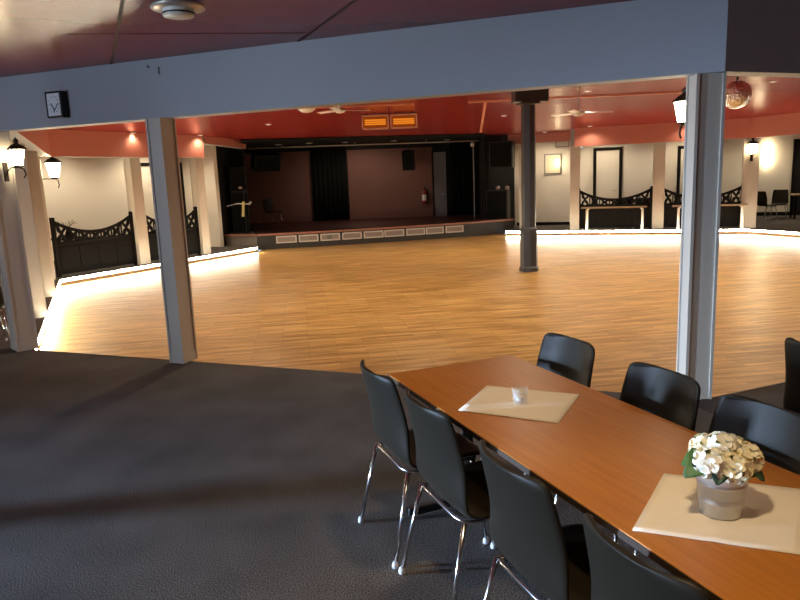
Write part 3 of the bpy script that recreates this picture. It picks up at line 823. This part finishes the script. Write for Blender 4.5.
# white legged tables before the right dividers
def ledge_table(al, w, label):
    p = P[5] + e4*al + n4*0.16
    t = thing('narrow_table', label, 'table', (p.x, p.y, 0), a4, 'white legged tables by the right dividers')
    mb = MB(); mb.box((w/2, 0, 0.645), (w+0.20, 0.26, 0.035), 0, 0.004); mb.build('table_top', M['tabletop'], t)
    for x in (0.06, w-0.02):
        mb = MB(); mb.tube([(x+(0.05 if x < 1 else -0.05), -0.07, 0.625), (x, -0.08, 0.58), (x, -0.09, 0.0)], 0.030, 10); mb.build('leg', M['whiteleg'], t, smooth=True)
        mb = MB(); mb.tube([(x+(0.05 if x < 1 else -0.05), 0.07, 0.625), (x, 0.08, 0.58), (x, 0.09, 0.0)], 0.030, 10); mb.build('leg', M['whiteleg'], t, smooth=True)
ledge_table(1.90, 1.58, 'white legged table before the first right booth divider')
ledge_table(4.33, 1.66, 'white legged table right of the near right column, before the second divider')
# alcove tables
def alcove_table(x, y, label):
    t = thing('square_table', label, 'table', (x, y, 0), a4, 'brown tables in the right alcove')
    mb = MB(); mb.box((0, 0, 0.72), (0.75, 0.75, 0.04), 0, 0.006); mb.build('table_top', M['tabletop'], t)
    for sx in (-1, 1):
        for sy in (-1, 1):
            mb = MB(); mb.box((sx*0.33, sy*0.33, 0.35), (0.05, 0.05, 0.70)); mb.build('leg', M['dark'], t)
alcove_table(10.55, 20.9, 'brown table with a white plate left of the alcove chairs')
alcove_table(12.55, 20.95, 'brown table cut by the right frame edge in the alcove')
mb = MB(); mb.lathe([(0, 0), (0.07, 0), (0.13, 0.02), (0.125, 0.024), (0.07, 0.006), (0, 0.006)], (0, 0, 0), 24)
o = mb.build('plate', M['whiteleg'], None, smooth=True); o.location = (10.75, 20.8, 0.74)
tag(o, 'white plate on the alcove table beside the far right lantern column', 'plate')
# wispy dried stems on a small table behind the first left divider
bt = b6 + e6*1.1 + n6*0.75
t = thing('side_table', 'small dark table hidden behind the left booth divider', 'table', (bt.x, bt.y, 0), a6)
mb = MB(); mb.box((0, 0, 0.70), (0.6, 0.6, 0.04), 0, 0.005); mb.build('table_top', M['dark'], t)
mb = MB(); mb.lathe([(0, 0), (0.2, 0), (0.2, 0.02), (0.03, 0.05), (0.03, 0.68), (0, 0.68)], seg=16); mb.build('pedestal', M['dark'], t)
t = thing('dried_stems', 'wispy dried stems in a vase above the left booth divider', 'plant', (bt.x, bt.y, 0.72))
mb = MB(); mb.lathe([(0, 0), (0.05, 0), (0.06, 0.05), (0.03, 0.13), (0.035, 0.14), (0, 0.12)], seg=16); mb.build('vase', M['dark'], t, smooth=True)
mb = MB()
for k in range(9):
    a_ = k*0.7; s = 0.06+0.02*(k % 4)
    mb.tube([(0, 0, 0.12), (math.cos(a_)*s*0.8, math.sin(a_)*s*0.8, 0.24), (math.cos(a_)*s*2.1, math.sin(a_)*s*2.1, 0.30+0.03*(k % 3)), (math.cos(a_)*s*2.6, math.sin(a_)*s*2.6, 0.28)], 0.006, 5)
mb.build('stems', M['plant'], t, smooth=True)

# ------------------------------------------------------------------ lanterns
def lantern(mount, out, z, label, glow='lampglow', arm=0.16, size=1.0):
    """mount: point on the column face, out: plan direction of the arm; z: height of the glass centre"""
    out = V2(*out).normalized()
    t = thing('wall_lantern', label, 'lantern', (mount[0], mount[1], z), ang(out), 'lanterns on the columns')
    s = size
    mb = MB(); mb.box((0.008, 0, -0.16*s), (0.016, 0.07, 0.20), 0, 0.004); mb.build('wall_plate', M['bronze'], t)
    pts = [(0.012, 0, -0.22*s), (0.03, 0, -0.15*s), (0.07, 0, -0.115*s), (arm, 0, -0.115*s), (arm+0.05, 0, -0.14*s), (arm+0.065, 0, -0.20*s), (arm+0.04, 0, -0.235*s)]
    mb = MB(); mb.tube(pts, 0.008, 8); mb.build('scroll_arm', M['bronze'], t, smooth=True)
    mb = MB(); mb.lathe([(0, -0.125*s), (0.02*s, -0.125*s), (0.05*s, -0.105*s), (0.055*s, -0.095*s), (0, -0.095*s)], (arm, 0, 0), 12); mb.build('holder', M['bronze'], t, smooth=True)
    mb = MB(); mb.lathe([(0, -0.095*s), (0.052*s, -0.095*s), (0.088*s, 0.085*s), (0, 0.085*s)], (arm, 0, 0), 6); mb.build('lamp_glass', M[glow], t)
    mb = MB(); mb.lathe([(0.10*s, 0.083*s), (0.104*s, 0.096*s), (0.06*s, 0.135*s), (0.022*s, 0.152*s), (0.02*s, 0.17*s), (0.03*s, 0.185*s), (0.012*s, 0.205*s), (0, 0.225*s)], (arm, 0, 0), 12)
    mb.lathe([(0, 0.083*s), (0.10*s, 0.083*s)], (arm, 0, 0), 12); mb.build('cap', M['bronze'], t, smooth=True)
    mb = MB()
    for k in range(6):
        q = k*PI/3; mb.tube([(arm+0.054*s*math.cos(q), 0.054*s*math.sin(q), -0.095*s), (arm+0.09*s*math.cos(q), 0.09*s*math.sin(q), 0.085*s)], 0.004, 5)
    mb.build('cage', M['bronze'], t)
    return t
lantern((-4.12, 7.34), (0.95, -0.05), 2.10, 'lit lantern on the left corner column, nearest the left edge', size=0.92)
lantern((-6.87, 13.35), (0.92, 0.39), 2.13, 'lit lantern on the far left corner column, above the divider', arm=0.28, size=1.5)
lantern((2.185, 5.075), (-0.02, 1), 2.145, 'lit lantern behind the near right column, peeping out on its left', arm=0.17, size=0.82)
p4 = V2(9.48, 18.40) - n4*0.13
lantern((p4.x, p4.y), (-0.35, -0.937), 2.10, 'lit lantern on the far right cream column', glow='farglow', arm=0.14, size=1.4)

# picture lamp on the right wall
wl = V2(4.38, 22.28)+e4*0.70 - n4*0.02
t = thing('picture_frame', 'framed pale picture lit up on the wall right of the stage', 'picture', (wl.x, wl.y, 1.94), a4)
mb = MB()
for s in (-1, 1):
    mb.box((s*0.25, 0, 0), (0.03, 0.035, 0.62)); mb.box((0, 0, s*0.30), (0.53, 0.035, 0.03))
mb.build('frame', M['greydoor'], t)
mb = MB(); mb.box((0, 0.008, 0), (0.48, 0.012, 0.58)); mb.build('print', M['picture'], t)
def wall_lamp(x, y, z, rz, label, r=0.06, h=0.22):
    t = thing('wall_lamp', label, 'wall lamp', (x, y, z), rz, 'up and down wall lamps')
    mb = MB(); mb.lathe([(0, -h/2), (r, -h/2), (r, h/2), (0, h/2)], (0, -0.11, 0), 18); mb.build('shade', M['farglow'], t, smooth=False)
    mb = MB(); mb.box((0, -0.025, 0), (0.06, 0.05, 0.06), 0, 0.005); mb.build('wall_mount', M['silver'], t)
    return t
wl2 = V2(4.38, 22.28)+e4*0.86 - n4*0.02
wall_lamp(wl2.x, wl2.y - 0.03, 1.96, a4, 'bright wall lamp before the framed picture right of the stage', r=0.05, h=0.2)
wl3 = V2(10.2, 23.2)+e4*2.04 - n4*0.001
wall_lamp(wl3.x, wl3.y, 1.98, a4, 'bright tall wall lamp above the alcove chairs', r=0.085, h=0.70)
# air vent
wv = V2(4.38, 22.28)+e4*1.0 - n4*0.012
t = thing('air_vent', 'grey slatted air vent high on the wall above the framed picture', 'vent', (wv.x-0.02, wv.y-0.06, 2.56), a4)
mb = MB()
for s in (-1, 1): mb.box((s*0.20, 0, 0), (0.025, 0.03, 0.22)); mb.box((0, 0, s*0.10), (0.42, 0.03, 0.025))
mb.build('frame', M['greydoor'], t)
mb = MB()
for k in range(5): mb.box((0, 0, -0.07+k*0.035), (0.38, 0.02, 0.014), 0, 0, rx=0.5)
mb.build('slats', M['silver'], t)
# pale conduit
wp = V2(4.38, 22.28)+e4*3.75 - n4*0.03
mb = MB(); mb.tube([(wp.x, wp.y, 1.4), (wp.x, wp.y, ZC)], 0.022, 8); o = mb.build('conduit', M['trimwhite'], None, smooth=True)
tag(o, 'thin white conduit running up the wall between the two right doors', 'conduit')

# ------------------------------------------------------------------ ceiling things
lamp0 = t = thing('ceiling_lamp', 'round ceiling lamp with metal rim above the near beam', 'ceiling lamp', (-1.34, 4.60, ZC))
mb = MB(); mb.lathe([(0, 0), (0.085, 0), (0.09, -0.02), (0.165, -0.03), (0.17, -0.04), (0.165, -0.05), (0.10, -0.055), (0, -0.055)], seg=32); mb.build('rim', M['silver'], t, smooth=True)
mb = MB(); mb.lathe([(0.10, -0.05), (0.10, -0.085), (0.095, -0.095), (0, -0.095)], seg=32); mb.build('diffuser', M['frost'], t, smooth=True)
mb = MB(); mb.lathe([(0.102, -0.075), (0.106, -0.08), (0.102, -0.085)], seg=32); mb.build('ring', M['bronze'], t, smooth=True)
t = thing('ceiling_lamp', 'white dome ceiling lamp half hidden by the long beam', 'ceiling lamp', (-1.75, 14.35, ZH))
mb = MB(); mb.lathe([(0, 0), (0.21, 0), (0.21, -0.02), (0.20, -0.03), (0, -0.03)], seg=32); mb.build('rim', M['silver'], t)
mb = MB(); mb.lathe([(0.195, -0.03), (0.17, -0.09), (0.10, -0.135), (0, -0.15)], seg=32); mb.build('dome', M['frost'], t, smooth=True)
def fan(x, y, drop, a0, label, R=0.52):
    t = thing('ceiling_fan', label, 'ceiling fan', (x, y, cz(x, y)), 0, 'white ceiling fans over the dance floor')
    mb = MB(); mb.lathe([(0, 0), (0.06, 0), (0.055, -0.05), (0.03, -0.08), (0, -0.08)], seg=18); mb.build('canopy', M['trimwhite'], t, smooth=True)
    mb = MB(); mb.tube([(0, 0, -0.05), (0, 0, -drop)], 0.014, 10); mb.build('rod', M['trimwhite'], t, smooth=True)
    mb = MB(); mb.lathe([(0, -drop+0.04), (0.05, -drop+0.03), (0.115, -drop), (0.12, -drop-0.03), (0.08, -drop-0.065), (0, -drop-0.08)], seg=24); mb.build('motor', M['trimwhite'], t, smooth=True)
    for k in range(3):
        a = a0 + k*2*PI/3
        mb = MB(); mb.box((0.12+R/2, 0, 0), (R, 0.115, 0.012), 0, 0.004, rx=0.18)
        bmesh.ops.transform(mb.bm, matrix=Matrix.Translation((0, 0, -drop-0.015)) @ Matrix.Rotation(a, 4, 'Z'), verts=mb.bm.verts)
        mb.build('blade', M['trimwhite'], t)
fan(3.41, 12.87, 0.46, 0.05, 'white ceiling fan on a long rod right of the dark column')
fan(-1.08, 14.45, 0.10, 0.35, 'white ceiling fan close to the ceiling left of the orange heaters')
# mirror ball
t = thing('mirror_ball', 'silver mirror ball hanging right of the near right column', 'mirror ball', (6.13, 12.5, ZH))
mb = MB(); mb.tube([(0, 0, 0), (0, 0, -0.06)], 0.02, 10); mb.build('hanger', M['blackmetal'], t)
mb = MB(); bmesh.ops.create_uvsphere(mb.bm, u_segments=30, v_segments=18, radius=0.245, matrix=Matrix.Translation((0, 0, -0.30))); mb.build('ball', M['mirror'], t)
# small ceiling spots
SP = [(3.81, 13.7, 'right of the fan rod'), (2.68, 16.9, 'left of the dark column, before the stage'), (4.6, 11.56, 'beside the near right column lantern'), (-2.9, 16.3, 'left of the dome lamp'),
      (-5.55, 14.9, 'above the left booth dividers'), (-4.55, 16.5, 'above the last left column'), (5.35, 19.0, 'above the picture wall corner'), (7.75, 18.2, 'above the second right divider'), (7.2, 13.3, 'right of the mirror ball, deep in the hall'), (0.4, 16.2, 'over the centre of the stage front')]
sp0 = None
for k, (x, y, w) in enumerate(SP):
    if sp0 is None:
        sp0 = thing('ceiling_spot', '', 'spot lamp', (x, y, cz(x, y)), 0, 'small spots in the red ceiling')
        mb = MB(); mb.lathe([(0, 0), (0.07, 0), (0.075, -0.012), (0.05, -0.02), (0.045, -0.01), (0, -0.01)], seg=20); mb.build('ring', M['trimwhite'], sp0, smooth=True)
        mb = MB(); mb.lathe([(0.045, -0.011), (0.03, -0.022), (0, -0.026)], seg=16); mb.build('bulb', M['spotglow'], sp0, smooth=True)
        c = sp0
    else: c = copy_tree(sp0)
    c.location = (x, y, cz(x, y)); c['label'] = 'small round spot in the red ceiling ' + w
# stage downlights
d0 = None
for k, (x, y, w) in enumerate([(-3.5, 21.1, 'far left'), (-2.55, 21.0, 'second from left'), (-1.5, 21.3, 'middle'), (0.0, 21.6, 'second from right'), (1.7, 22.2, 'far right')]):
    mb = MB(); mb.lathe([(0, 0), (0.10, 0), (0.10, -0.02), (0.07, -0.03), (0, -0.02)], seg=18) if d0 is None else None
    if d0 is None:
        o = mb.build('stage_downlight', M['silver'], None, smooth=True); d0 = o
    else:
        mb.bm.free(); o = d0.copy(); C.objects.link(o)
    o.location = (x, y, 2.84); tag(o, w+' of the unlit round downlights in the black stage soffit', 'downlight', 'downlights over the stage')

# clock on the beam
dn = (P[1]-P[0]).normalized(); on = V2(dn.y, -dn.x)
cp = P[0] + dn*0.895 + on*0.061
t = thing('wall_clock', 'square black framed clock with a white face on the beam', 'clock', (cp.x, cp.y, 2.57), ang(dn))
mb = MB(); W_, H_ = 0.20, 0.25
for s in (-1, 1):
    mb.box((s*(W_/2-0.009), -0.045, 0), (0.018, 0.09, H_), 0, 0.003); mb.box((0, -0.045, s*(H_/2-0.009)), (W_, 0.09, 0.018), 0, 0.003)
mb.build('frame', M['blackmetal'], t)
mb = MB(); mb.box((0, -0.043, 0), (W_-0.026, 0.084, H_-0.026)); mb.build('face', M['clockface'], t)
mb = MB(); mb.box((-0.02, -0.0865, -0.02), (0.012, 0.003, 0.075), 0, 0, ry=-0.5); mb.build('hour_hand', M['blackmetal'], t)
mb = MB(); mb.box((0.025, -0.0885, -0.03), (0.008, 0.003, 0.10), 0, 0, ry=0.7); mb.build('minute_hand', M['blackmetal'], t)
mb = MB()
for k in range(12):
    q = k*PI/6; mb.box((0.062*math.sin(q), -0.0862, 0.078*math.cos(q)), (0.006, 0.003, 0.012))
mb.build('dial_marks', M['greydoor'], t)
hp = P[0] + dn*2.02 + on*0.061
mb = MB(); mb.tube([(hp.x, hp.y, 2.83), (hp.x+on.x*0.02, hp.y+on.y*0.02, 2.83), (hp.x+on.x*0.025, hp.y+on.y*0.025, 2.845)], 0.006, 6)
o = mb.build('hook', M['blackmetal'], None); tag(o, 'tiny dark hook in the beam face right of the clock', 'hook')
hp = P[0] + dn*2.13 + on*0.061
mb = MB(); mb.tube([(hp.x, hp.y, 2.82), (hp.x+on.x*0.006, hp.y+on.y*0.006, 2.82), (hp.x+on.x*0.008, hp.y+on.y*0.008, 2.76)], 0.004, 6)
o = mb.build('cable_end', M['blackmetal'], None); tag(o, 'short dark cable end on the beam right of the hook', 'cable')

# ------------------------------------------------------------------ lights
def area(name, loc, rot, sx, sy, power, col, spread=PI):
    l = bpy.data.lights.new(name, 'AREA'); l.shape = 'RECTANGLE'; l.size = sx; l.size_y = sy; l.energy = power; l.color = col; l.spread = spread
    o = bpy.data.objects.new(name, l); C.objects.link(o); o.location = loc; o.rotation_euler = rot; return o
def point(name, loc, power, col, r=0.05):
    l = bpy.data.lights.new(name, 'POINT'); l.energy = power; l.color = col; l.shadow_soft_size = r
    o = bpy.data.objects.new(name, l); C.objects.link(o); o.location = loc; return o
def spot(name, loc, power, col, ang_=2.2, r=0.08, blend=0.6, rot=(0, 0, 0)):
    l = bpy.data.lights.new(name, 'SPOT'); l.energy = power; l.color = col; l.spot_size = ang_; l.spot_blend = blend; l.shadow_soft_size = r
    o = bpy.data.objects.new(name, l); C.objects.link(o); o.location = loc; o.rotation_euler = rot; return o
DAY = (0.60, 0.77, 1.0)
# daylight through the added left windows
area('daylight', (-11.9, 2.31, 1.0), (0, -PI/2+0.14, 0.05), 1.5, 0.4, 210, (0.50, 0.70, 1.0), math.radians(36))
area('daylight', (-7.5, -0.35, 1.55), (0, -PI/2+0.02, 0.75), 1.6, 2.3, 165, DAY, math.radians(120))
# spots in the hall ceiling
WARM = (1.0, 0.84, 0.60)
for k, (x, y, w) in enumerate(SP): spot('hall_spot_light', (x, y, cz(x, y)-0.05), 28 if 4 <= k <= 7 else 215, WARM, 2.5)
for (x, y) in [(-1.6, 9.0), (1.5, 7.9), (4.6, 8.6), (-2.4, 11.6), (0.4, 11.2), (6.6, 10.6)]:  # extra spots out of sight, added to brighten the near dance floor
    c = copy_tree(sp0); c.location = (x, y, cz(x, y)); c['label'] = 'small round spot added in the raised red ceiling, hidden behind the long beam'; c['group'] = 'added spots behind the beam'
    spot('hall_spot_light', (x, y, cz(x, y)-0.05), 205, WARM, 2.5)
# unseen downlights, added to brighten the side aisle walls
for (x, y) in [(-7.1, 15.6), (-6.0, 17.9), (-8.0, 12.5), (6.2, 20.6), (8.3, 19.8), (10.8, 21.2), (13.5, 20.6), (4.6, 21.2)]:
    c = copy_tree(sp0); c.location = (x, y, ZC); c['label'] = 'small unseen spot added to brighten the side aisle behind the booth dividers'; c['group'] = 'added aisle spots'
    spot('aisle_fill_spot', (x, y, ZC-0.05), 140 if x < 0 else 88, WARM, 2.7)
# dim fill light, added to brighten the brown stage panels
spot('stage_fill_light', (-1.2, 22.2, 2.72), 85, (1.0, 0.72, 0.55), 2.6, rot=(0.45, 0, 0))
# unseen lit lamp copies, added to brighten the table and near column
for (x, y, pw) in [(0.25, 3.0, 80), (0.25, 1.15, 145), (3.6, 2.4, 95)]:
    c = copy_tree(lamp0); c.location = (x, y, ZC); c['label'] = {3.0: 'added unseen ceiling lamp over the far end of the long table', 1.15: 'added unseen ceiling lamp over the near end of the long table', 2.4: 'added unseen ceiling lamp right of the long table'}[y]
    spot('table_fill_light', (x, y, ZC-0.11), pw, (1.0, 0.74, 0.42), 1.45 if x < 1 else 2.4, r=0.09)
# unseen uplighters, added to throw light on the near ceiling
def added_floor_lamp(x, y, pw, label):
    t = thing('added_floor_lamp', label, 'added floor lamp', (x, y, 0))
    mb = MB(); mb.lathe([(0, 0), (0.16, 0), (0.16, 0.02), (0.02, 0.04), (0, 0.04)], seg=24); mb.build('base', M['blackmetal'], t)
    mb = MB(); mb.tube([(0, 0, 0.03), (0, 0, 1.86)], 0.014, 10); mb.build('pole', M['blackmetal'], t, smooth=True)
    mb = MB(); mb.lathe([(0.02, 1.85), (0.10, 1.88), (0.16, 1.95), (0.15, 1.95), (0.09, 1.89), (0.0, 1.87)], seg=24); mb.build('bowl', M['blackmetal'], t, smooth=True)
    spot('uplight', (x, y, 1.97), pw, (1.0, 0.78, 0.45), 1.45, r=0.07, blend=0.7, rot=(PI, 0, 0))
added_floor_lamp(-4.2, 5.0, 62, 'added unseen uplighter left of the left corner column')
added_floor_lamp(3.9, -1.0, 430, 'added unseen uplighter beyond the near end of the long table')
# world
w = bpy.data.worlds.new('World'); bpy.context.scene.world = w; w.use_nodes = True
bg = w.node_tree.nodes['Background']; bg.inputs[0].default_value = (0.7, 0.85, 1.0, 1); bg.inputs[1].default_value = 1.0

# ------------------------------------------------------------------ camera
cam = bpy.data.cameras.new('camera'); co = bpy.data.objects.new('camera', cam); C.objects.link(co)
R = [[0.9992320538222234, 0.03918293779467906, 0.0], [-0.007030993069982229, 0.17930237090803897, -0.983768887962618], [-0.038546955141379846, 0.9830134064052913, 0.1794401713017297]]
co.matrix_world = Matrix.Translation((0, 0, 1.75)) @ Matrix(R).to_4x4()
cam.sensor_width = 36.0; cam.lens = 679.18*36/800; cam.clip_start = 0.05
S = bpy.context.scene; S.camera = co
S.view_settings.view_transform = 'Standard'; S.view_settings.look = 'None'; S.view_settings.gamma = 1; S.view_settings.use_curve_mapping = False
S.view_settings.exposure = 0.0
S.cycles.use_denoising = True
S.cycles.max_bounces = 8; S.cycles.diffuse_bounces = 5; S.cycles.glossy_bounces = 4
S.cycles.sample_clamp_indirect = 8.0
